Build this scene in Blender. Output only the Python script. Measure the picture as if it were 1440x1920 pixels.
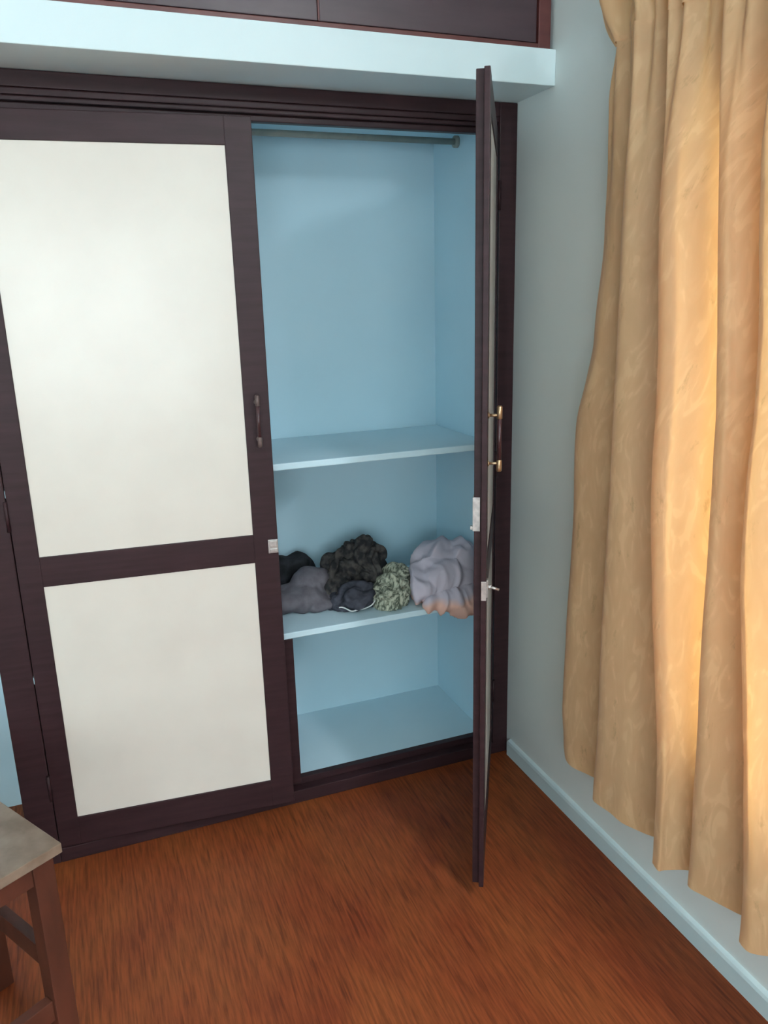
import bpy, bmesh, math, random
from mathutils import Vector, Matrix, noise

for o in list(bpy.data.objects):
    bpy.data.objects.remove(o)
scene = bpy.context.scene
COL = scene.collection

# ------------------------------------------------------------------ camera
FPX, YAW, PIT, ROL = 1475.5, -0.36298, 0.26576, -0.02651
CAM = Vector((-1.2715, -2.1751, 1.5698))
fwd = Vector((-math.sin(YAW) * math.cos(PIT), math.cos(YAW) * math.cos(PIT), -math.sin(PIT)))
rt = Vector((math.cos(YAW), math.sin(YAW), 0))
up = rt.cross(fwd)
r2 = rt * math.cos(ROL) + up * math.sin(ROL)
u2 = -rt * math.sin(ROL) + up * math.cos(ROL)
cd = bpy.data.cameras.new('camera')
cam = bpy.data.objects.new('camera', cd)
COL.objects.link(cam)
M3 = Matrix((r2, u2, -fwd)).transposed()
cam.matrix_world = Matrix.Translation(CAM) @ M3.to_4x4()
cd.sensor_fit = 'VERTICAL'
cd.sensor_height = 36
cd.lens = FPX / 1920 * 36
cd.clip_start = 0.02
scene.camera = cam

# ------------------------------------------------------------------ world, exposure
world = bpy.data.worlds.new('world')
scene.world = world
world.use_nodes = True
bg = world.node_tree.nodes['Background']
bg.inputs[0].default_value = (0.86, 0.93, 1.0, 1)
bg.inputs[1].default_value = 9.0
scene.view_settings.view_transform = 'Standard'
scene.view_settings.look = 'None'
scene.view_settings.gamma = 1
scene.view_settings.exposure = 0.55
scene.view_settings.use_curve_mapping = False
TUBE_W = 108.0
TUBE_COL = (0.88, 0.945, 1.0)

# ------------------------------------------------------------------ helpers
def srgb(r, g, b):
    f = lambda c: (c / 255 / 12.92) if c / 255 <= 0.04045 else ((c / 255 + 0.055) / 1.055) ** 2.4
    return (f(r), f(g), f(b), 1)

def obj(name, me, mat=None, parent=None):
    o = bpy.data.objects.new(name, me)
    COL.objects.link(o)
    if mat is not None:
        if isinstance(mat, (list, tuple)):
            for m in mat:
                me.materials.append(m)
        else:
            me.materials.append(mat)
    if parent is not None:
        o.parent = parent
    return o

def bmobj(name, bm, mat=None, parent=None, smooth=False):
    bmesh.ops.recalc_face_normals(bm, faces=bm.faces[:])
    me = bpy.data.meshes.new(name)
    bm.to_mesh(me)
    bm.free()
    if smooth:
        for p in me.polygons:
            p.use_smooth = True
    return obj(name, me, mat, parent)

def abox(bm, x0, x1, y0, y1, z0, z1, bev=0.0, mi=0):
    t = bmesh.new()
    bmesh.ops.create_cube(t, size=1)
    for v in t.verts:
        v.co = Vector(((x0 + x1) / 2 + v.co.x * (x1 - x0), (y0 + y1) / 2 + v.co.y * (y1 - y0),
                       (z0 + z1) / 2 + v.co.z * (z1 - z0)))
    if bev > 0:
        bmesh.ops.bevel(t, geom=t.edges[:], offset=bev, segments=2, affect='EDGES', profile=0.6)
    join(bm, t, mi)

def join(bm, t, mi=0):
    bmesh.ops.recalc_face_normals(t, faces=t.faces[:])
    vm = [bm.verts.new(v.co) for v in t.verts]
    t.verts.index_update()
    for f in t.faces:
        try:
            nf = bm.faces.new([vm[v.index] for v in f.verts])
            nf.material_index = mi
            nf.smooth = f.smooth
        except ValueError:
            pass
    t.free()

def atube(bm, pts, r, seg=10, mi=0, caps=True):
    t = bmesh.new()
    rings = []
    n = len(pts)
    pts = [Vector(p) for p in pts]
    for i, p in enumerate(pts):
        d = (pts[min(i + 1, n - 1)] - pts[max(i - 1, 0)]).normalized()
        a = d.cross(Vector((0, 0, 1)))
        if a.length < 1e-3:
            a = d.cross(Vector((1, 0, 0)))
        a.normalize()
        b = d.cross(a)
        rr = r[i] if isinstance(r, (list, tuple)) else r
        rings.append([t.verts.new(p + (a * math.cos(k * 2 * math.pi / seg) + b * math.sin(k * 2 * math.pi / seg)) * rr)
                      for k in range(seg)])
    for i in range(n - 1):
        for k in range(seg):
            f = t.faces.new((rings[i][k], rings[i][(k + 1) % seg], rings[i + 1][(k + 1) % seg], rings[i + 1][k]))
            f.smooth = True
    if caps:
        t.faces.new(rings[0][::-1])
        t.faces.new(rings[-1])
    join(bm, t, mi)

def box(name, x0, x1, y0, y1, z0, z1, mat, parent=None, bev=0.0):
    bm = bmesh.new()
    abox(bm, x0, x1, y0, y1, z0, z1, bev)
    return bmobj(name, bm, mat, parent)

def empty(name, loc, rz=0, parent=None):
    o = bpy.data.objects.new(name, None)
    COL.objects.link(o)
    o.location = loc
    o.rotation_euler = (0, 0, rz)
    o.empty_display_size = 0.1
    if parent:
        o.parent = parent
    return o

def tag(o, label, cat, group=None):
    o['label'] = label
    o['category'] = cat
    if group:
        o['group'] = group
    return o

def struct(o, label=None):
    o['kind'] = 'structure'
    if label:
        o['label'] = label
    return o

# ------------------------------------------------------------------ materials
def nmat(name):
    m = bpy.data.materials.new(name)
    m.use_nodes = True
    nt = m.node_tree
    b = nt.nodes['Principled BSDF']
    return m, nt, b

def noise_mat(name, c1, c2, scale=(4, 4, 4), detail=4, rough=0.6, bump=0.0, bscale=None, spec=0.5, metal=0.0, lo=0.35, hi=0.65, bdist=0.002):
    m, nt, b = nmat(name)
    tc = nt.nodes.new('ShaderNodeTexCoord')
    mp = nt.nodes.new('ShaderNodeMapping')
    mp.inputs['Scale'].default_value = scale
    nz = nt.nodes.new('ShaderNodeTexNoise')
    nz.inputs['Scale'].default_value = 1
    nz.inputs['Detail'].default_value = detail
    rp = nt.nodes.new('ShaderNodeValToRGB')
    rp.color_ramp.elements[0].color = c1
    rp.color_ramp.elements[0].position = lo
    rp.color_ramp.elements[1].color = c2
    rp.color_ramp.elements[1].position = hi
    L = nt.links.new
    L(tc.outputs['Object'], mp.inputs[0]); L(mp.outputs[0], nz.inputs['Vector'])
    L(nz.outputs['Fac'], rp.inputs[0]); L(rp.outputs[0], b.inputs['Base Color'])
    b.inputs['Roughness'].default_value = rough
    b.inputs['Specular IOR Level'].default_value = spec
    b.inputs['Metallic'].default_value = metal
    if bump > 0:
        n2 = nt.nodes.new('ShaderNodeTexNoise')
        n2.inputs['Scale'].default_value = bscale or 60
        n2.inputs['Detail'].default_value = 3
        L(tc.outputs['Object'], n2.inputs['Vector'])
        bp = nt.nodes.new('ShaderNodeBump')
        bp.inputs['Strength'].default_value = bump
        bp.inputs['Distance'].default_value = bdist
        L(n2.outputs['Fac'], bp.inputs['Height']); L(bp.outputs[0], b.inputs['Normal'])
    return m

M_WALL = noise_mat('wall_paint', srgb(212, 221, 219), srgb(217, 225, 223), (2, 2, 2), rough=0.75, bump=0.12, bscale=45)
M_WHITE = noise_mat('beam_paint', srgb(214, 232, 235), srgb(219, 236, 239), (2, 2, 2), rough=0.7, bump=0.08, bscale=40)
M_CEIL = noise_mat('ceiling_paint', srgb(222, 228, 228), srgb(228, 233, 232), (2, 2, 2), rough=0.8)
M_BLUE = noise_mat('niche_paint', srgb(186, 219, 232), srgb(193, 224, 236), (2, 2, 2), rough=0.6, bump=0.1, bscale=40)
M_SHELF = noise_mat('shelf_paint', srgb(200, 226, 236), srgb(207, 231, 240), (3, 3, 3), rough=0.5, bump=0.08, bscale=40)
M_WOOD = noise_mat('dark_varnished_wood', srgb(46, 29, 32), srgb(56, 36, 39), (6, 6, 60), rough=0.45, bump=0.05, bscale=90, spec=.22)
M_LOFT = noise_mat('loft_door_laminate', srgb(62, 45, 50), srgb(70, 52, 57), (5, 5, 30), rough=0.4)
M_RED = noise_mat('red_brown_wood', srgb(84, 40, 38), srgb(98, 50, 46), (8, 8, 40), rough=0.45)
M_CREAM = noise_mat('cream_laminate', srgb(222, 214, 203), srgb(227, 220, 209), (5, 5, 5), rough=0.27, bump=0.02, bscale=300)
M_STEEL = noise_mat('worn_steel', srgb(176, 172, 170), srgb(205, 200, 196), (80, 80, 80), rough=0.38, metal=0.75)
M_BRASS = noise_mat('brass', srgb(168, 140, 108), srgb(190, 162, 128), (80, 80, 80), rough=0.35, metal=0.8)
M_DULL = noise_mat('tarnished_metal', srgb(92, 76, 74), srgb(112, 96, 92), (80, 80, 80), rough=0.45, metal=0.4)
M_GRIP = noise_mat('dark_grip', srgb(62, 38, 40), srgb(70, 44, 46), (30, 30, 30), rough=0.3)
M_ROD = noise_mat('dull_rod', srgb(140, 150, 144), srgb(152, 161, 155), (30, 30, 30), rough=0.5)
M_SKIRT = noise_mat('skirting_paint', srgb(192, 212, 216), srgb(200, 219, 222), (4, 4, 4), rough=0.5)
M_STTOP = noise_mat('stool_worn_top', srgb(112, 92, 76), srgb(142, 124, 108), (14, 14, 14), rough=0.42, bump=0.15, bscale=70)
M_STLEG = noise_mat('stool_red_wood', srgb(70, 36, 24), srgb(90, 47, 32), (18, 18, 5), rough=0.5, bump=0.1, bscale=60)
M_FRAMEW = noise_mat('window_frame_paint', srgb(150, 140, 130), srgb(160, 150, 140), (5, 5, 5), rough=0.5)
M_PLASTIC = noise_mat('white_plastic', srgb(225, 228, 228), srgb(232, 234, 234), (5, 5, 5), rough=0.4)

def floor_mat():
    m, nt, b = nmat('wood_grain_vinyl')
    L = nt.links.new
    tc = nt.nodes.new('ShaderNodeTexCoord')
    def nz(scale, detail, rough=0.55):
        mp = nt.nodes.new('ShaderNodeMapping'); mp.inputs['Scale'].default_value = scale
        n = nt.nodes.new('ShaderNodeTexNoise'); n.inputs['Scale'].default_value = 1
        n.inputs['Detail'].default_value = detail; n.inputs['Roughness'].default_value = rough
        L(tc.outputs['Object'], mp.inputs[0]); L(mp.outputs[0], n.inputs['Vector'])
        return n
    a = nz((3.2, 2.2, 1), 3)
    g = nz((150, 9, 1), 4, 0.6)
    s = nz((85, 5, 1), 2)
    rp = nt.nodes.new('ShaderNodeValToRGB')
    rp.color_ramp.elements[0].color = srgb(124, 57, 28); rp.color_ramp.elements[0].position = 0.35
    rp.color_ramp.elements[1].color = srgb(141, 77, 38); rp.color_ramp.elements[1].position = 0.68
    L(a.outputs['Fac'], rp.inputs[0])
    rg = nt.nodes.new('ShaderNodeValToRGB')
    rg.color_ramp.elements[0].color = (0.5, 0.42, 0.38, 1); rg.color_ramp.elements[0].position = 0.36
    rg.color_ramp.elements[1].color = (1.12, 1.08, 1.02, 1); rg.color_ramp.elements[1].position = 0.62
    L(g.outputs['Fac'], rg.inputs[0])
    mx = nt.nodes.new('ShaderNodeMix'); mx.data_type = 'RGBA'; mx.blend_type = 'MULTIPLY'
    mx.inputs['Factor'].default_value = 0.75
    L(rp.outputs[0], mx.inputs['A']); L(rg.outputs[0], mx.inputs['B'])
    rs = nt.nodes.new('ShaderNodeValToRGB')
    rs.color_ramp.elements[0].color = (0.5, 0.42, 0.38, 1); rs.color_ramp.elements[0].position = 0.33
    rs.color_ramp.elements[1].color = (1, 1, 1, 1); rs.color_ramp.elements[1].position = 0.4
    L(s.outputs['Fac'], rs.inputs[0])
    m2 = nt.nodes.new('ShaderNodeMix'); m2.data_type = 'RGBA'; m2.blend_type = 'MULTIPLY'
    m2.inputs['Factor'].default_value = 0.6
    L(mx.outputs['Result'], m2.inputs['A']); L(rs.outputs[0], m2.inputs['B'])
    L(m2.outputs['Result'], b.inputs['Base Color'])
    b.inputs['Roughness'].default_value = 0.55
    b.inputs['Specular IOR Level'].default_value = 0.3
    bp = nt.nodes.new('ShaderNodeBump'); bp.inputs['Strength'].default_value = 0.1; bp.inputs['Distance'].default_value = 0.002
    L(g.outputs['Fac'], bp.inputs['Height']); L(bp.outputs[0], b.inputs['Normal'])
    return m
M_FLOOR = floor_mat()

def curtain_mat():
    m, nt, b = nmat('gold_jacquard_cloth')
    L = nt.links.new
    tc = nt.nodes.new('ShaderNodeTexCoord')
    # woven leaf sprays: stretched, warped bands in cloth coordinates
    mp = nt.nodes.new('ShaderNodeMapping'); mp.inputs['Scale'].default_value = (30, 9, 1)
    mp.inputs['Rotation'].default_value = (0, 0, 0.35)
    L(tc.outputs['UV'], mp.inputs[0])
    wv = nt.nodes.new('ShaderNodeTexNoise')
    wv.inputs['Scale'].default_value = 1
    wv.inputs['Distortion'].default_value = 1.6
    wv.inputs['Detail'].default_value = 2.5
    L(mp.outputs[0], wv.inputs['Vector'])
    nz = nt.nodes.new('ShaderNodeTexNoise'); nz.inputs['Scale'].default_value = 13; nz.inputs['Detail'].default_value = 3
    L(tc.outputs['UV'], nz.inputs['Vector'])
    rp = nt.nodes.new('ShaderNodeValToRGB')
    rp.color_ramp.elements[0].color = srgb(224, 187, 142); rp.color_ramp.elements[0].position = 0.38
    e = rp.color_ramp.elements.new(0.56); e.color = srgb(228, 192, 147)
    rp.color_ramp.elements[-1].color = srgb(234, 200, 154); rp.color_ramp.elements[-1].position = 0.62
    L(wv.outputs['Fac'], rp.inputs[0])
    # small dark stitched dashes
    mp2 = nt.nodes.new('ShaderNodeMapping'); mp2.inputs['Scale'].default_value = (16, 5.5, 1); mp2.inputs['Rotation'].default_value = (0, 0, 0.25)
    L(tc.outputs['UV'], mp2.inputs[0])
    n3 = nt.nodes.new('ShaderNodeTexNoise'); n3.inputs['Scale'].default_value = 1.6; n3.inputs['Detail'].default_value = 5; n3.inputs['Roughness'].default_value = 0.7
    L(mp2.outputs[0], n3.inputs['Vector'])
    r3 = nt.nodes.new('ShaderNodeValToRGB')
    r3.color_ramp.elements[0].color = (0.6, 0.54, 0.46, 1); r3.color_ramp.elements[0].position = 0.30
    r3.color_ramp.elements[1].color = (1, 1, 1, 1); r3.color_ramp.elements[1].position = 0.39
    L(n3.outputs['Fac'], r3.inputs[0])
    mx = nt.nodes.new('ShaderNodeMix'); mx.data_type = 'RGBA'; mx.blend_type = 'MULTIPLY'; mx.inputs['Factor'].default_value = 0.5
    L(rp.outputs[0], mx.inputs['A']); L(r3.outputs[0], mx.inputs['B'])
    L(mx.outputs['Result'], b.inputs['Base Color'])
    b.inputs['Roughness'].default_value = 0.5
    b.inputs['Specular IOR Level'].default_value = 0.35
    b.inputs['Sheen Weight'].default_value = 0.15
    bp = nt.nodes.new('ShaderNodeBump'); bp.inputs['Strength'].default_value = 0.12; bp.inputs['Distance'].default_value = 0.002
    L(wv.outputs['Fac'], bp.inputs['Height'])
    bp2 = nt.nodes.new('ShaderNodeBump'); bp2.inputs['Strength'].default_value = 0.3; bp2.inputs['Distance'].default_value = 0.006
    L(nz.outputs['Fac'], bp2.inputs['Height']); L(bp.outputs[0], bp2.inputs['Normal'])
    L(bp2.outputs[0], b.inputs['Normal'])
    tr = nt.nodes.new('ShaderNodeBsdfTranslucent')
    tm = nt.nodes.new('ShaderNodeMix'); tm.data_type = 'RGBA'; tm.blend_type = 'MULTIPLY'; tm.inputs['Factor'].default_value = 1
    L(mx.outputs['Result'], tm.inputs['A']); tm.inputs['B'].default_value = (1.2, 0.84, 0.44, 1)
    L(tm.outputs['Result'], tr.inputs['Color'])
    ms = nt.nodes.new('ShaderNodeMixShader'); ms.inputs[0].default_value = 0.31
    L(b.outputs[0], ms.inputs[1]); L(tr.outputs[0], ms.inputs[2])
    L(ms.outputs[0], nt.nodes['Material Output'].inputs['Surface'])
    return m
M_CURT = curtain_mat()

def dim_layer_mat():  # cloth of the added layer that holds back window light
    m = noise_mat('beige_dim_layer', srgb(196, 168, 130), srgb(204, 176, 138), (20, 20, 20), rough=.8, spec=.1)
    nt = m.node_tree
    tr = nt.nodes.new('ShaderNodeBsdfTranslucent'); tr.inputs[0].default_value = srgb(214, 180, 130)
    ms = nt.nodes.new('ShaderNodeMixShader'); ms.inputs[0].default_value = .3
    nt.links.new(nt.nodes['Principled BSDF'].outputs[0], ms.inputs[1]); nt.links.new(tr.outputs[0], ms.inputs[2])
    nt.links.new(ms.outputs[0], nt.nodes['Material Output'].inputs['Surface'])
    return m
M_DIM_LAYER = dim_layer_mat()

def glass_mat():
    m, nt, b = nmat('window_glass')
    t = nt.nodes.new('ShaderNodeBsdfTransparent'); t.inputs[0].default_value = (0.9, 0.94, 0.93, 1)
    g = nt.nodes.new('ShaderNodeBsdfGlossy'); g.inputs['Roughness'].default_value = 0.02
    ms = nt.nodes.new('ShaderNodeMixShader'); ms.inputs[0].default_value = 0.06
    nt.links.new(t.outputs[0], ms.inputs[1]); nt.links.new(g.outputs[0], ms.inputs[2])
    nt.links.new(ms.outputs[0], nt.nodes['Material Output'].inputs['Surface'])
    return m
M_GLASS = glass_mat()

def emit_mat(name, col, s):
    m, nt, b = nmat(name)
    b.inputs['Base Color'].default_value = (1, 1, 1, 1)
    b.inputs['Emission Color'].default_value = (*col, 1)
    b.inputs['Emission Strength'].default_value = s
    return m

# ------------------------------------------------------------------ room shell
XL, YR, YB, ZC = -3.3, -4.3, 0.353, 2.95
FL = box('floor', XL - .2, .2, YR - .2, .6, -.1, 0, M_FLOOR)
struct(FL, 'red-brown wood grain vinyl floor')
struct(box('ceiling', XL - .2, .2, YR - .2, .7, ZC, ZC + .1, M_CEIL), 'white painted ceiling')
struct(box('wall_back', XL, -1.56, YB, .7, 0, 2.1, M_SHELF), 'pale blue wall set back beside the wardrobe')
struct(box('wall_left', XL - .2, XL, YR, .7, 0, ZC, M_WALL), 'pale blue painted wall on the left')
bm = bmesh.new()
RX0, RX1, RZ0, RZ1 = -2.95, -1.0, .8, 2.15
abox(bm, XL, RX0, YR - .2, YR, 0, ZC)
abox(bm, RX1, 0, YR - .2, YR, 0, ZC)
abox(bm, RX0, RX1, YR - .2, YR, 0, RZ0)
abox(bm, RX0, RX1, YR - .2, YR, RZ1, ZC)
struct(bmobj('wall_rear', bm, M_WALL), 'pale blue painted wall behind the viewer')

# right wall with the window opening
WY0, WY1, WZ0, WZ1 = -1.95, -.80, .52, 1.98
bm = bmesh.new()
abox(bm, 0, .2, YR, WY0, 0, ZC)
abox(bm, 0, .2, WY1, .7, 0, ZC)
abox(bm, 0, .2, WY0, WY1, 0, WZ0)
abox(bm, 0, .2, WY0, WY1, WZ1, ZC)
struct(bmobj('wall_right', bm, M_WALL), 'grey-blue painted wall behind the curtain')

win = struct(empty('window_1', (.045, WY1, WZ0)), 'window in the right wall behind the curtain')
wh = WZ1 - WZ0
panes = ((-.06, -.195), (-.355, -.70), (-.78, -1.10))
bm = bmesh.new()
edges = [0] + [v for p in panes for v in p] + [WY0 - WY1]
for k in range(0, len(edges), 2):
    abox(bm, -.03, .03, edges[k + 1], edges[k], 0, wh, .004)
for y1_, y0_ in panes:
    abox(bm, -.03, .03, y0_, y1_, 0, .05, .004)
    abox(bm, -.03, .03, y0_, y1_, wh - .05, wh, .004)
bmobj('window_frame', bm, M_FRAMEW, win)
for y1_, y0_ in panes:
    box('pane', -.004, .004, y0_, y1_, .05, wh - .05, M_GLASS, win)

w2 = struct(empty('fill_window', ((RX0 + RX1) / 2, YR - .1, RZ0)), 'unseen window added behind the viewer as fill light')  # added opening, lets in extra daylight to brighten the wardrobe interior
hx = (RX1 - RX0) / 2
hh = RZ1 - RZ0
bm = bmesh.new()
abox(bm, -hx, -hx + .05, -.03, .03, 0, hh, .004)
abox(bm, hx - .05, hx, -.03, .03, 0, hh, .004)
abox(bm, -hx + .05, hx - .05, -.03, .03, 0, .05, .004)
abox(bm, -hx + .05, hx - .05, -.03, .03, hh - .05, hh, .004)
abox(bm, -.025, .025, -.025, .025, .05, hh - .05, .004)
bmobj('window_frame', bm, M_FRAMEW, w2)
for s in (-1, 1):
    a, b_ = sorted((s * .025, s * (hx - .05)))
    box('pane', a, b_, -.004, .004, .05, hh - .05, M_GLASS, w2)

def portal(loc, rot, sx, sy):
    l = bpy.data.lights.new('window_portal', 'AREA')
    l.shape = 'RECTANGLE'; l.size = sx; l.size_y = sy
    l.cycles.is_portal = True
    o = bpy.data.objects.new('window_portal', l)
    o.location = loc; o.rotation_euler = rot
    COL.objects.link(o)
portal((.15, (WY0 + WY1) / 2, (WZ0 + WZ1) / 2), (0, math.radians(90), 0), WZ1 - WZ0, WY1 - WY0)
portal(((RX0 + RX1) / 2, YR - .15, (RZ0 + RZ1) / 2), (math.radians(90), 0, 0), RX1 - RX0, RZ1 - RZ0)

# skirting on the right wall (chamfered top)
bm = bmesh.new()
prof = [(0, 0), (-.014, 0), (-.014, .046), (-.011, .054), (0, .058)]
ring0 = [bm.verts.new((x, -.022, z)) for x, z in prof]
ring1 = [bm.verts.new((x, YR, z)) for x, z in prof]
for i in range(len(prof)):
    j = (i + 1) % len(prof)
    bm.faces.new((ring0[i], ring0[j], ring1[j], ring1[i]))
bm.faces.new(ring0); bm.faces.new(ring1[::-1])
struct(bmobj('baseboard_right', bm, M_SKIRT), 'pale blue skirting along the right wall')

# beam over the wardrobe
struct(box('trim_1', XL, 0, -.19, .7, 2.1, 2.187, M_WHITE, bev=.003), 'white painted beam above the wardrobe')

# ------------------------------------------------------------------ loft cupboard above the beam
loft = tag(empty('loft_cupboard', (-.012, -.18, 2.188)), 'dark brown loft cupboard on top of the white beam', 'cupboard')
LW, LH = 2.45, .74
bm = bmesh.new()
abox(bm, -.036, 0, 0, .04, 0, LH, .002)
abox(bm, -LW, -LW + .036, 0, .04, 0, LH, .002)
abox(bm, -LW + .036, -.036, 0, .04, 0, .012, .002)
abox(bm, -LW + .036, -.036, 0, .04, LH - .02, LH, .002)
bmobj('frame', bm, M_RED, loft)
box('body', -LW + .002, -.002, .045, .6, .001, LH - .002, M_WOOD, loft)
dw = (LW - .072) / 4
for k in range(4):
    xr = -.038 - k * dw
    bm = bmesh.new()
    abox(bm, xr - dw + .004, xr - .001, .006, .03, .015, LH - .023, .002)
    d = bmobj('loft_door', bm, M_LOFT, loft)
    box('edge_band', xr - dw, xr - dw + .0035, .005, .03, .015, LH - .023, M_RED, d)

# ------------------------------------------------------------------ wardrobe
W = 1.56
ward = tag(empty('wardrobe', (0, 0, 0)), 'built-in wardrobe with dark frame, cream door panels and pale blue inside', 'wardrobe')
# carcass
box('side_panel', -.07, -.002, .05, .46, .001, 2.098, M_BLUE, ward)
box('side_panel', -W, -1.50, .05, .352, .001, 2.098, M_BLUE, ward)
box('back_panel', -1.50, -.07, .43, .46, .001, 2.098, M_BLUE, ward)
box('top_panel', -1.50, -.07, .05, .43, 2.07, 2.098, M_BLUE, ward)
box('bottom_panel', -1.50, -.07, .05, .43, .001, .066, M_SHELF, ward)
box('shelf', -1.50, -.07, .006, .43, 1.097, 1.117, M_SHELF, ward, .003)
box('shelf', -1.50, -.07, .004, .43, .572, .592, M_SHELF, ward, .003)
# frame
bm = bmesh.new()
abox(bm, -.058, -.001, 0, .05, 0, 2.099, .003)
abox(bm, -.070, -.050, .034, .056, 0, 2.05, .002)
bmobj('jamb', bm, M_WOOD, ward)
bm = bmesh.new()
abox(bm, -W, -1.482, 0, .05, 0, 2.099, .003)
abox(bm, -1.49, -1.470, .034, .056, 0, 2.05, .002)
bmobj('jamb', bm, M_WOOD, ward)
bm = bmesh.new()
abox(bm, -1.482, -.058, 0, .05, 2.062, 2.099, .003)
abox(bm, -1.482, -.058, .006, .05, 2.047, 2.062, .003)
abox(bm, -1.482, -.058, .014, .05, 2.036, 2.047, .003)
abox(bm, -1.482, -.058, .030, .056, 2.020, 2.036, .003)
bmobj('header', bm, M_WOOD, ward)
bm = bmesh.new()
abox(bm, -1.482, -.058, .0, .05, 0, .045, .003)
abox(bm, -1.482, -.058, .032, .056, .045, .068, .002)
bmobj('sill', bm, M_WOOD, ward)
box('centre_post', -.81, -.752, .006, .055, .068, .571, M_WOOD, ward, .003)
# hanging rail
rail = bmesh.new()
atube(rail, [(-1.50, .25, 2.037), (-.07, .25, 2.037)], .0095, 12)
rl = bmobj('hanging_rail', rail, M_ROD, ward)
bm = bmesh.new()
atube(bm, [(-.082, .25, 2.037), (-.07, .25, 2.037)], .018, 14)
bmobj('rail_socket', bm, M_ROD, rl)

# doors: local u from the hinge, v into the cupboard, z up; sgn = +1 left door, -1 right door
DZ0, DZ1, DT = .05, 2.014, .030
def handle_mesh(bm, u, sgn, z0, z1):
    # brass-ended bar pull standing off the outer face
    X = lambda q: sgn * q
    y = -.026
    atube(bm, [(X(u), y, z0 + .028), (X(u), y, z1 - .030)], [.0052, .0052], 10, 0)
    for a, b_ in ((z0, z0 + .030), (z1 - .032, z1)):
        atube(bm, [(X(u), y, a), (X(u), y, a + .003), (X(u), y, b_ - .003), (X(u), y, b_)], [.004, .0066, .0066, .004], 10, 1)
    for zz in (z0 + .020, z1 - .022):
        atube(bm, [(X(u), 0.0, zz), (X(u), y, zz)], .0034, 8, 1)
        atube(bm, [(X(u), 0.0, zz), (X(u), -.003, zz)], .007, 10, 1)

def door(loc, rz, sgn, width, u0, u1, lip):
    a_ = lambda q0, q1: sorted((sgn * q0, sgn * q1))
    bm = bmesh.new()
    def bx(q0, q1, v0, v1, z0, z1, bev=.002):
        p, r = a_(q0, q1)
        abox(bm, p, r, v0, v1, z0, z1, bev)
    Z = (.139, .848, .932, 1.946)
    bx(0, u0, 0, DT, DZ0, DZ1)
    bx(u1, width, 0, DT, DZ0, DZ1)
    for z0, z1 in ((DZ0, Z[0]), (Z[1], Z[2]), (Z[3], DZ1)):
        bx(u0 - .001, u1 + .001, .0005, DT - .0005, z0 + .0005, z1, .002)
    if lip > 0:
        bx(width - .001, width + lip, 0, DT * .42, DZ0, DZ1, .0015)
    d = bmobj('door', bm, M_WOOD, ward)
    d.location = loc
    d.rotation_euler = (0, 0, rz)
    for z0, z1 in ((Z[0], Z[1]), (Z[2], Z[3])):
        p, r = a_(u0 - .0005, u1 + .0005)
        box('panel', p, r, .004, DT - .006, z0 - .0005, z1 + .0005, M_CREAM, d, .001)
    return d

ANG_L = -math.atan(.083)
ld = door((-1.480, .0, 0), ANG_L, 1, .689, .058, .620, 0)
bm = bmesh.new()
handle_mesh(bm, .654, 1, 1.185, 1.328)
bmobj('handle', bm, [M_GRIP, M_DULL], ld)
bm = bmesh.new()   # square steel catch on the stile
abox(bm, .660, .688, -.004, 0, .874, .914, .001)
abox(bm, .664, .685, -.008, -.004, .893, .911, .0015)
abox(bm, .664, .685, -.007, -.004, .877, .888, .0015)
bmobj('catch', bm, M_STEEL, ld)

ANG_R = math.atan2(.614, .361)
rd = door((-.065, -.004, 0), ANG_R, -1, .697, .060, .634, .015)
bm = bmesh.new()
handle_mesh(bm, .672, -1, 1.172, 1.326)
bmobj('handle', bm, [M_GRIP, M_BRASS], rd)
bm = bmesh.new()   # lock in the door edge with its thumb turn
abox(bm, -.7145, -.711, -.001, .0115, .866, .914, .0008)
abox(bm, -.700, -.680, -.004, 0, .868, .912, .001)
atube(bm, [(-.690, -.003, .893), (-.690, -.012, .892)], .006, 10)
atube(bm, [(-.694, -.010, .894), (-.690, -.030, .886)], .0035, 8)
bmobj('lock', bm, M_STEEL, rd)
bm = bmesh.new()   # steel strike plate on the inner corner
abox(bm, -.6985, -.697, .016, DT + .003, 1.034, 1.116, .0005)
abox(bm, -.697, -.668, DT, DT + .003, 1.034, 1.116, .0008)
abox(bm, -.694, -.680, DT + .003, DT + .009, 1.036, 1.044, .001)
bmobj('strike_plate', bm, M_STEEL, rd)
for z in (.25, 1.05, 1.85):
    for dd, sg in ((ld, 1), (rd, -1)):
        bm = bmesh.new()
        atube(bm, [(-sg * .003, -.004, z - .04), (-sg * .003, -.004, z + .04)], .005, 8)
        bmobj('hinge', bm, M_WOOD, dd)

# ------------------------------------------------------------------ curtain
def catmull(P, n):
    out = []
    m = len(P) - 1
    for i in range(n + 1):
        t = i / n * m
        k = min(int(t), m - 1)
        f = t - k
        p0, p1, p2, p3 = P[max(k - 1, 0)], P[k], P[k + 1], P[min(k + 2, m)]
        out.append(tuple(0.5 * ((2 * b) + (-a + c) * f + (2 * a - 5 * b + 4 * c - d) * f * f + (-a + 3 * b - 3 * c + d) * f ** 3)
                         for a, b, c, d in zip(p0, p1, p2, p3)))
    return out

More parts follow.
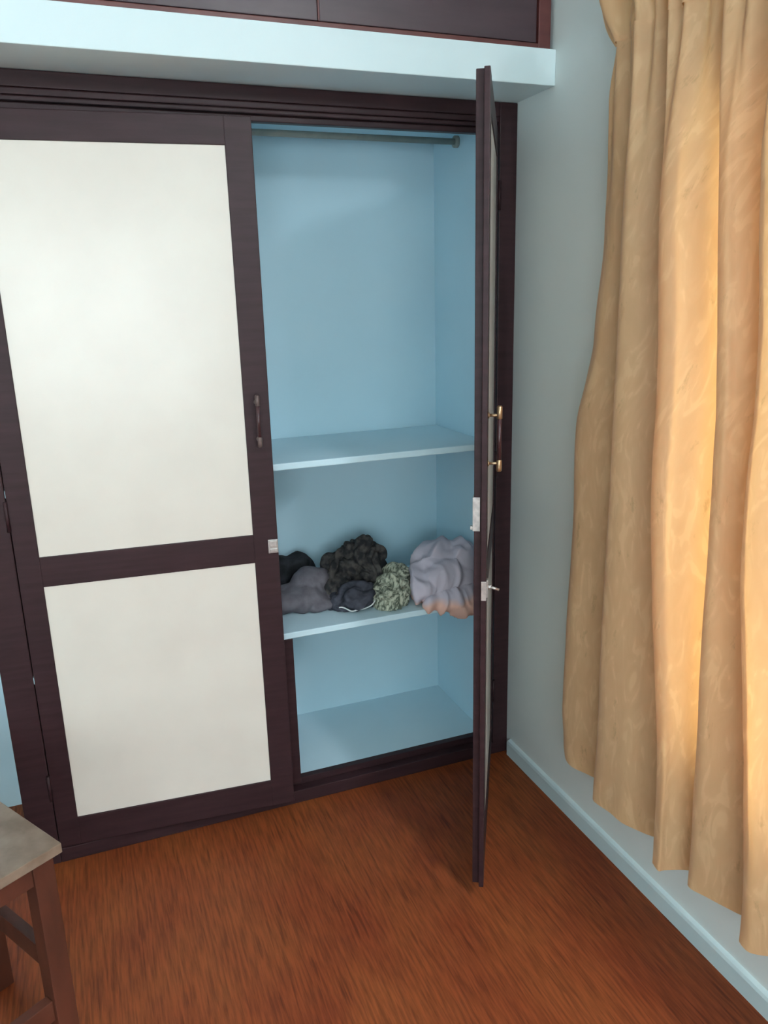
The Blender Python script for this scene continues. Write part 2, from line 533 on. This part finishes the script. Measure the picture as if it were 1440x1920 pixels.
ridge_top = [-.640, -.760, -.900, -1.010, -1.140, -1.29, -1.44, -1.58, -1.72, -1.86]
ridge_mid = [-.659, -.828, -.965, -1.071, -1.215, -1.35, -1.49, -1.63, -1.77, -1.90]
ridge_bot = [-.650, -.912, -1.002, -1.171, -1.290, -1.41, -1.53, -1.66, -1.79, -1.92]
DEP = [.126, .142, .118, .132, .12, .13, .12, .13, .12, .13]
def profile(ridges, e, amp):
    P = [(e, .056), (e - .010, .070), (e - .060, .086)]
    prev = e - .060
    for k, r in enumerate(ridges):
        gap = prev - r
        D = DEP[k]
        P += [(r + min(.050, gap * .42), .056), (r + .022, .040), (r + .006, .052), (r, .095), (r - .003, D - .010), (r - .014, D), (r - .034, D + .001)]
        nxt = ridges[k + 1] if k + 1 < len(ridges) else r - .13
        g = r - nxt
        P += [(r - g * .42, D - .016), (r - g * .60, .084)]
        prev = r - g * .60
    P += [(ridges[-1] - .13, .05)]
    mid = .085
    return [(y, mid + (d - mid) * amp) for y, d in P]

ZT, ZH = 2.105, .262
NU, NZ = 620, 130
def edge_y(z):
    pts = [(2.2, -.50), (2.11, -.535), (1.98, -.525), (1.69, -.52), (1.46, -.500), (1.22, -.432), (.95, -.444), (.63, -.434), (.41, -.426), (.30, -.436), (.2, -.46)]
    for (za, ya), (zb, yb) in zip(pts, pts[1:]):
        if zb <= z <= za:
            f = (za - z) / (za - zb)
            return ya + (yb - ya) * f * f * (3 - 2 * f)
    return pts[0][1] if z > 2.2 else pts[-1][1]
def lerp(a, b, f): return a + (b - a) * f
def sm(f): return f * f * (3 - 2 * f)
verts, uvs, faces = [], [], []
for j in range(NZ + 1):
    z0 = lerp(ZT, ZH, j / NZ)
    if z0 > 1.28:
        f = sm((ZT - z0) / (ZT - 1.28)); R = [lerp(a, b, f) for a, b in zip(ridge_top, ridge_mid)]
    else:
        f = sm((1.28 - z0) / (1.28 - ZH)); R = [lerp(a, b, f) for a, b in zip(ridge_mid, ridge_bot)]
    amp = lerp(.45, 1.0, sm(min(1, (ZT - z0) / .45)))
    C = catmull(profile(R, edge_y(z0), amp), NU)
    # arc length for cloth coordinates
    L_ = 0
    for i, (y, d) in enumerate(C):
        if i:
            L_ += math.hypot(y - C[i - 1][0], d - C[i - 1][1])
        low = sm(min(1, (ZT - z0) / 1.6))
        w = noise.noise((y * 7, z0 * 1.3, 3.1)) * .010 + noise.noise((y * 22, z0 * 2.2, 7.7)) * .005
        # small gather puckers under the tape
        pk = max(0, 1 - (ZT - z0) / .35)
        w += pk * .011 * math.sin(y * 130 + 2 * noise.noise((y * 9, 1, 1)))
        yy = y + noise.noise((y * 5, z0 * 2.0, 11)) * .008 * low + noise.noise((i * .05, z0 * 9, 4)) * .0025
        zz = z0 + (.012 * noise.noise((y * 8, 2, 2)) if j == NZ else 0)
        verts.append((-max(.018, d + w), yy, zz))
        uvs.append((L_, z0))
for j in range(NZ):
    for i in range(NU):
        a = j * (NU + 1) + i
        faces.append((a, a + 1, a + NU + 2, a + NU + 1))
curt = tag(empty('curtain', (0, -1.2, ZH)), 'long gold patterned curtain hanging in folds along the right wall', 'curtain')
def sheet(name, verts, uvs, faces, mat, parent):
    me = bpy.data.meshes.new(name)
    me.from_pydata([tuple(Vector(v) - parent.location) for v in verts], [], faces)
    uvl = me.uv_layers.new(name='UVMap')
    for lp in me.loops:
        uvl.data[lp.index].uv = uvs[lp.vertex_index]
    for p in me.polygons:
        p.use_smooth = True
    return obj(name, me, mat, parent)
sheet('fabric', verts, uvs, faces, M_CURT, curt)
# added sheet dimming window light behind the cloth; its gaps make bright strips
def dim_layer(t0, t1):
    nseg = 3 + 9 * len(ridge_mid)
    i0_, i1_ = int(t0 / nseg * NU), int(t1 / nseg * NU)
    lv, lu, lf = [], [], []
    rows = range(0, NZ - 1, 2)
    n = i1_ - i0_ + 1
    for j in rows:
        for i in range(i0_, i1_ + 1):
            k = j * (NU + 1) + i
            p = Vector(verts[k])
            a = Vector(verts[k - 1 if i > 0 else k]); b = Vector(verts[k + 1 if i < NU else k])
            d = b - a
            nrm = Vector((-d.y, d.x, 0))
            if nrm.length > 1e-6:
                nrm.normalize()
            q = p + nrm * .0045
            lv.append((min(q.x, -.006), q.y, q.z)); lu.append(uvs[k])
    for r in range(len(rows) - 1):
        for i in range(n - 1):
            a = r * n + i
            lf.append((a, a + 1, a + n + 1, a + n))
    sheet('dim_layer', lv, lu, lf, M_DIM_LAYER, curt)
dim_layer(0, 18.95); dim_layer(22.3, 35.6); dim_layer(40.3, 92.9)
# gathered frill above the tape
verts2, uvs2, faces2 = [], [], []
NF = 16
top = catmull(profile(ridge_top, edge_y(ZT), .45), NU)
for j in range(NF + 1):
    t = j / NF
    z0 = ZT - .01 + t * .135
    L_ = 0
    for i, (y, d) in enumerate(top):
        if i:
            L_ += math.hypot(y - top[i - 1][0], d - top[i - 1][1])
        fl = sm(t)
        base = d + .011 * math.sin(y * 130 + 2 * noise.noise((y * 9, 1, 1)))
        w = fl * (.030 * math.sin(y * 62 + 3 * noise.noise((y * 6, 5, 5))) + .016 * noise.noise((y * 30, t * 2, 9)))
        edge = max(0, 1 - i / 22)
        yy = y + fl * .015 * math.sin(y * 47) + edge * .055 * math.sin(min(1, t * 1.25) * math.pi * .6)
        verts2.append((-max(.02, base + w + .012 * fl), yy, z0 + .012 * noise.noise((y * 14, t, 3)) * t))
        uvs2.append((L_, z0))
for j in range(NF):
    for i in range(NU):
        a = j * (NU + 1) + i
        faces2.append((a, a + 1, a + NU + 2, a + NU + 1))
sheet('heading_frill', verts2, uvs2, faces2, M_CURT, curt)
bm = bmesh.new()
lo = curt.location
atube(bm, [(-.022 - lo.x, -.56 - lo.y, 2.15 - lo.z), (-.022 - lo.x, -2.05 - lo.y, 2.15 - lo.z)], .009, 12)
for yy in (-.6, -1.3, -2.0):
    abox(bm, -.03, -.001, yy - .012 - lo.y, yy + .012 - lo.y, 2.12 - lo.z, 2.18 - lo.z, .002)
bmobj('curtain_rod', bm, M_BRASS, curt)

# ------------------------------------------------------------------ crumpled clothes on the shelf
def lump(name, ells, mat, seed, fold=.012, freq=16, stretch=(1, 1, 1), zmin=.5925, edge_y=None, vox=.006, fine=.004, parent=None, billow=False):
    bm = bmesh.new()
    for (c, r, rz) in ells:
        t = bmesh.new()
        bmesh.ops.create_icosphere(t, subdivisions=3, radius=1)
        m = Matrix.Translation(c) @ Matrix.Rotation(rz, 4, 'Z') @ Matrix.Diagonal((*r, 1))
        bmesh.ops.transform(t, matrix=m, verts=t.verts)
        join(bm, t)
    me = bpy.data.meshes.new('tmp'); bm.to_mesh(me); bm.free()
    to = bpy.data.objects.new('tmp', me); COL.objects.link(to)
    rm = to.modifiers.new('r', 'REMESH'); rm.mode = 'VOXEL'; rm.voxel_size = vox
    s = to.modifiers.new('s', 'SMOOTH'); s.iterations = 4; s.factor = .5
    dg = bpy.context.evaluated_depsgraph_get(); dg.update()
    nm = bpy.data.meshes.new_from_object(to.evaluated_get(dg))
    bpy.data.objects.remove(to)
    nm.name = name
    off = Vector((seed * 3.7, seed * 1.3, seed * 2.1))
    ns = [v.normal.copy() for v in nm.vertices]
    for v, n in zip(nm.vertices, ns):
        p = v.co
        w0 = p * 7 + off
        wv = Vector((noise.noise(w0), noise.noise(w0 + Vector((31, 7, 3))), noise.noise(w0 + Vector((5, 43, 19))))) * .06
        q = Vector(((p.x + wv.x) * stretch[0], (p.y + wv.y) * stretch[1], (p.z + wv.z) * stretch[2])) * freq + off
        a = 1 - abs(noise.noise(q)) * 2.2
        b_ = 1 - abs(noise.noise(q * 2.3 + Vector((5, 1, 8)))) * 2.2
        if billow:
            a, b_ = .9 - a, .9 - b_
        v.co = p + n * (fold * (a - .35) + fine * (b_ - .35))
    for v in nm.vertices:
        lim = zmin
        if edge_y is not None and v.co.y < edge_y:
            continue
        if v.co.z < lim:
            v.co.z = lim
        v.co.y = min(v.co.y, .425)
        v.co.x = min(v.co.x, -.074)
    nm.materials.clear()
    for p in nm.polygons:
        p.use_smooth = True
    return obj(name, nm, mat, parent)

def pale_mat():
    m, nt, b = nmat('lilac_cotton')
    L = nt.links.new
    tc = nt.nodes.new('ShaderNodeTexCoord')
    sp = nt.nodes.new('ShaderNodeSeparateXYZ'); L(tc.outputs['Object'], sp.inputs[0])
    nz = nt.nodes.new('ShaderNodeTexNoise'); nz.inputs['Scale'].default_value = 9; L(tc.outputs['Object'], nz.inputs['Vector'])
    ad = nt.nodes.new('ShaderNodeMath'); ad.operation = 'MULTIPLY_ADD'
    L(nz.outputs['Fac'], ad.inputs[0]); ad.inputs[1].default_value = .06; L(sp.outputs['Z'], ad.inputs[2])
    rp = nt.nodes.new('ShaderNodeValToRGB')
    rp.color_ramp.elements[0].color = srgb(226, 184, 168); rp.color_ramp.elements[0].position = .632
    rp.color_ramp.elements[1].color = srgb(196, 188, 200); rp.color_ramp.elements[1].position = .652
    L(ad.outputs[0], rp.inputs[0]); L(rp.outputs[0], b.inputs['Base Color'])
    b.inputs['Roughness'].default_value = .85
    b.inputs['Specular IOR Level'].default_value = .15
    return m
M_PALE = pale_mat()
M_GREY = noise_mat('grey_jersey', srgb(92, 88, 94), srgb(108, 104, 110), (30, 30, 30), rough=.9, spec=.1)
M_CHAR = noise_mat('charcoal_cloth', srgb(40, 40, 42), srgb(78, 74, 72), (42, 42, 42), rough=.8, spec=.15, detail=6, lo=.42, hi=.62)
M_BLACK = noise_mat('black_cloth', srgb(28, 30, 32), srgb(46, 48, 52), (30, 30, 30), rough=.85, spec=.1)
M_NAVY = noise_mat('slate_cloth', srgb(52, 54, 62), srgb(78, 78, 88), (30, 30, 30), rough=.85, spec=.12)
M_PATT = noise_mat('green_print_cloth', srgb(92, 98, 86), srgb(186, 188, 168), (85, 130, 60), rough=.85, spec=.1, detail=4, lo=.4, hi=.58)

c1 = lump('folded_cloth', [((-.215, .10, .640), (.13, .085, .085), .15), ((-.185, .15, .690), (.095, .075, .075), 0), ((-.135, .14, .69), (.06, .08, .075), 0),
                      ((-.285, .07, .640), (.072, .055, .045), .5), ((-.20, .02, .605), (.115, .045, .034), .1), ((-.170, .004, .583), (.060, .028, .032), .1)],
          M_PALE, 3, .024, 7, (2.1, 1.3, .45), edge_y=-.004, fine=.005, vox=.0045)
tag(c1, 'pale lilac and peach cloth bundled over the shelf edge', 'cloth')
c2 = lump('printed_cloth', [((-.400, .09, .622), (.058, .055, .046), .3), ((-.375, .12, .642), (.054, .052, .050), .2), ((-.355, .15, .655), (.050, .045, .048), 0)],
          M_PATT, 5, .016, 18, (1.2, 1, .8), vox=.004, fine=.007)
tag(c2, 'small green and cream printed cloth beside the lilac bundle', 'cloth')
c3 = lump('dark_garment', [((-.525, .24, .650), (.085, .085, .060), .2), ((-.485, .25, .685), (.095, .080, .075), .2), ((-.445, .25, .715), (.075, .07, .068), .1), ((-.425, .24, .67), (.055, .07, .08), 0)],
          M_CHAR, 8, .024, 13, (1.5, 1, .65), vox=.0035, fine=.012, billow=True)
tag(c3, 'charcoal crumpled garment, tallest of the dark pile', 'clothing')
c4 = lump('piped_garment', [((-.495, .125, .622), (.075, .055, .048), .25), ((-.545, .13, .610), (.055, .05, .030), 0)], M_NAVY, 11, .016, 15, (.8, 1, 1.5), vox=.004, fine=.010, billow=True)
tag(c4, 'slate garment with thin white piping at the front of the pile', 'clothing')
bm = bmesh.new()
pp = []
for k in range(25):
    t = k / 24
    x = lerp(-.575, -.43, t)
    y = .088 - .026 * math.sin(t * math.pi) + .004 * math.sin(t * 23)
    z = .612 - .016 * math.sin(t * math.pi * .9) + .030 * t * t + .003 * math.sin(t * 17)
    pp.append((x, y, z))
atube(bm, pp, .0022, 6)
bmobj('piping', bm, M_PLASTIC, c4, True)
c5 = lump('grey_garment', [((-.69, .19, .630), (.125, .085, .045), .15), ((-.63, .22, .660), (.075, .06, .05), .3), ((-.59, .16, .612), (.10, .05, .022), .2)],
          M_GREY, 14, .016, 6, (1.6, 1, .6), fine=.006, vox=.0045, billow=True)
tag(c5, 'plain grey garment slumped at the left of the pile', 'clothing')
c6 = lump('black_garment', [((-.73, .34, .66), (.11, .06, .07), .1), ((-.64, .35, .66), (.06, .05, .065), 0)], M_BLACK, 17, .012, 15, (1, 1, 1))
tag(c6, 'black garment behind the grey one against the back panel', 'clothing')

# ------------------------------------------------------------------ stool
SH, SS = .52, .36
st = tag(empty('wooden_stool', (-1.414, -.657, 0), math.radians(122.0)), 'worn wooden stool with red-brown legs in front of the wardrobe', 'stool')
# local +x along the far edge, +y along the near edge (away to the left)
box('seat', 0, SS, 0, SS, SH - .022, SH, M_STTOP, st, .002)
lg = .044
i0, i1 = .014, SS - .014 - lg
for lx in (i0, i1):
    for ly in (i0, i1):
        box('leg', lx, lx + lg, ly, ly + lg, 0, SH - .0225, M_STLEG, st, .002)
for (x0, x1, y0, y1) in ((i0 + lg, i1, i0 + .006, i0 + .026), (i0 + lg, i1, i1 + lg - .026, i1 + lg - .006),
                         (i0 + .006, i0 + .026, i0 + lg, i1), (i1 + lg - .026, i1 + lg - .006, i0 + lg, i1)):
    box('apron', x0, x1, y0, y1, SH - .075, SH - .0225, M_STLEG, st, .001)
for (x0, x1, y0, y1, z) in ((i0 + lg, i1, i0 + .010, i0 + .034, .235), (i0 + lg, i1, i1 + .010, i1 + .034, .235),
                            (i0 + .010, i0 + .034, i0 + lg, i1, .13), (i1 + .010, i1 + .034, i0 + lg, i1, .13)):
    box('stretcher', x0, x1, y0, y1, z - .025, z + .025, M_STLEG, st, .002)

# ------------------------------------------------------------------ tube light on the right wall (above and behind the view)
tube = tag(empty('tube_light', (0, -3.0, 2.58)), 'white fluorescent tube light high on the right wall behind the viewer', 'lamp')
bm = bmesh.new()
abox(bm, -.035, -.001, -.63, .63, -.02, .02, .003)
abox(bm, -.075, -.035, -.63, -.60, -.018, .018, .003)
abox(bm, -.075, -.035, .60, .63, -.018, .018, .003)
bmobj('batten', bm, M_PLASTIC, tube)
area = 2 * math.pi * .013 * 1.2
M_TUBE = emit_mat('tube_glow', TUBE_COL, TUBE_W / (math.pi * area))
bm = bmesh.new()
atube(bm, [(-.06, -.60, 0), (-.06, .60, 0)], .013, 14)
bmobj('tube', bm, M_TUBE, tube)
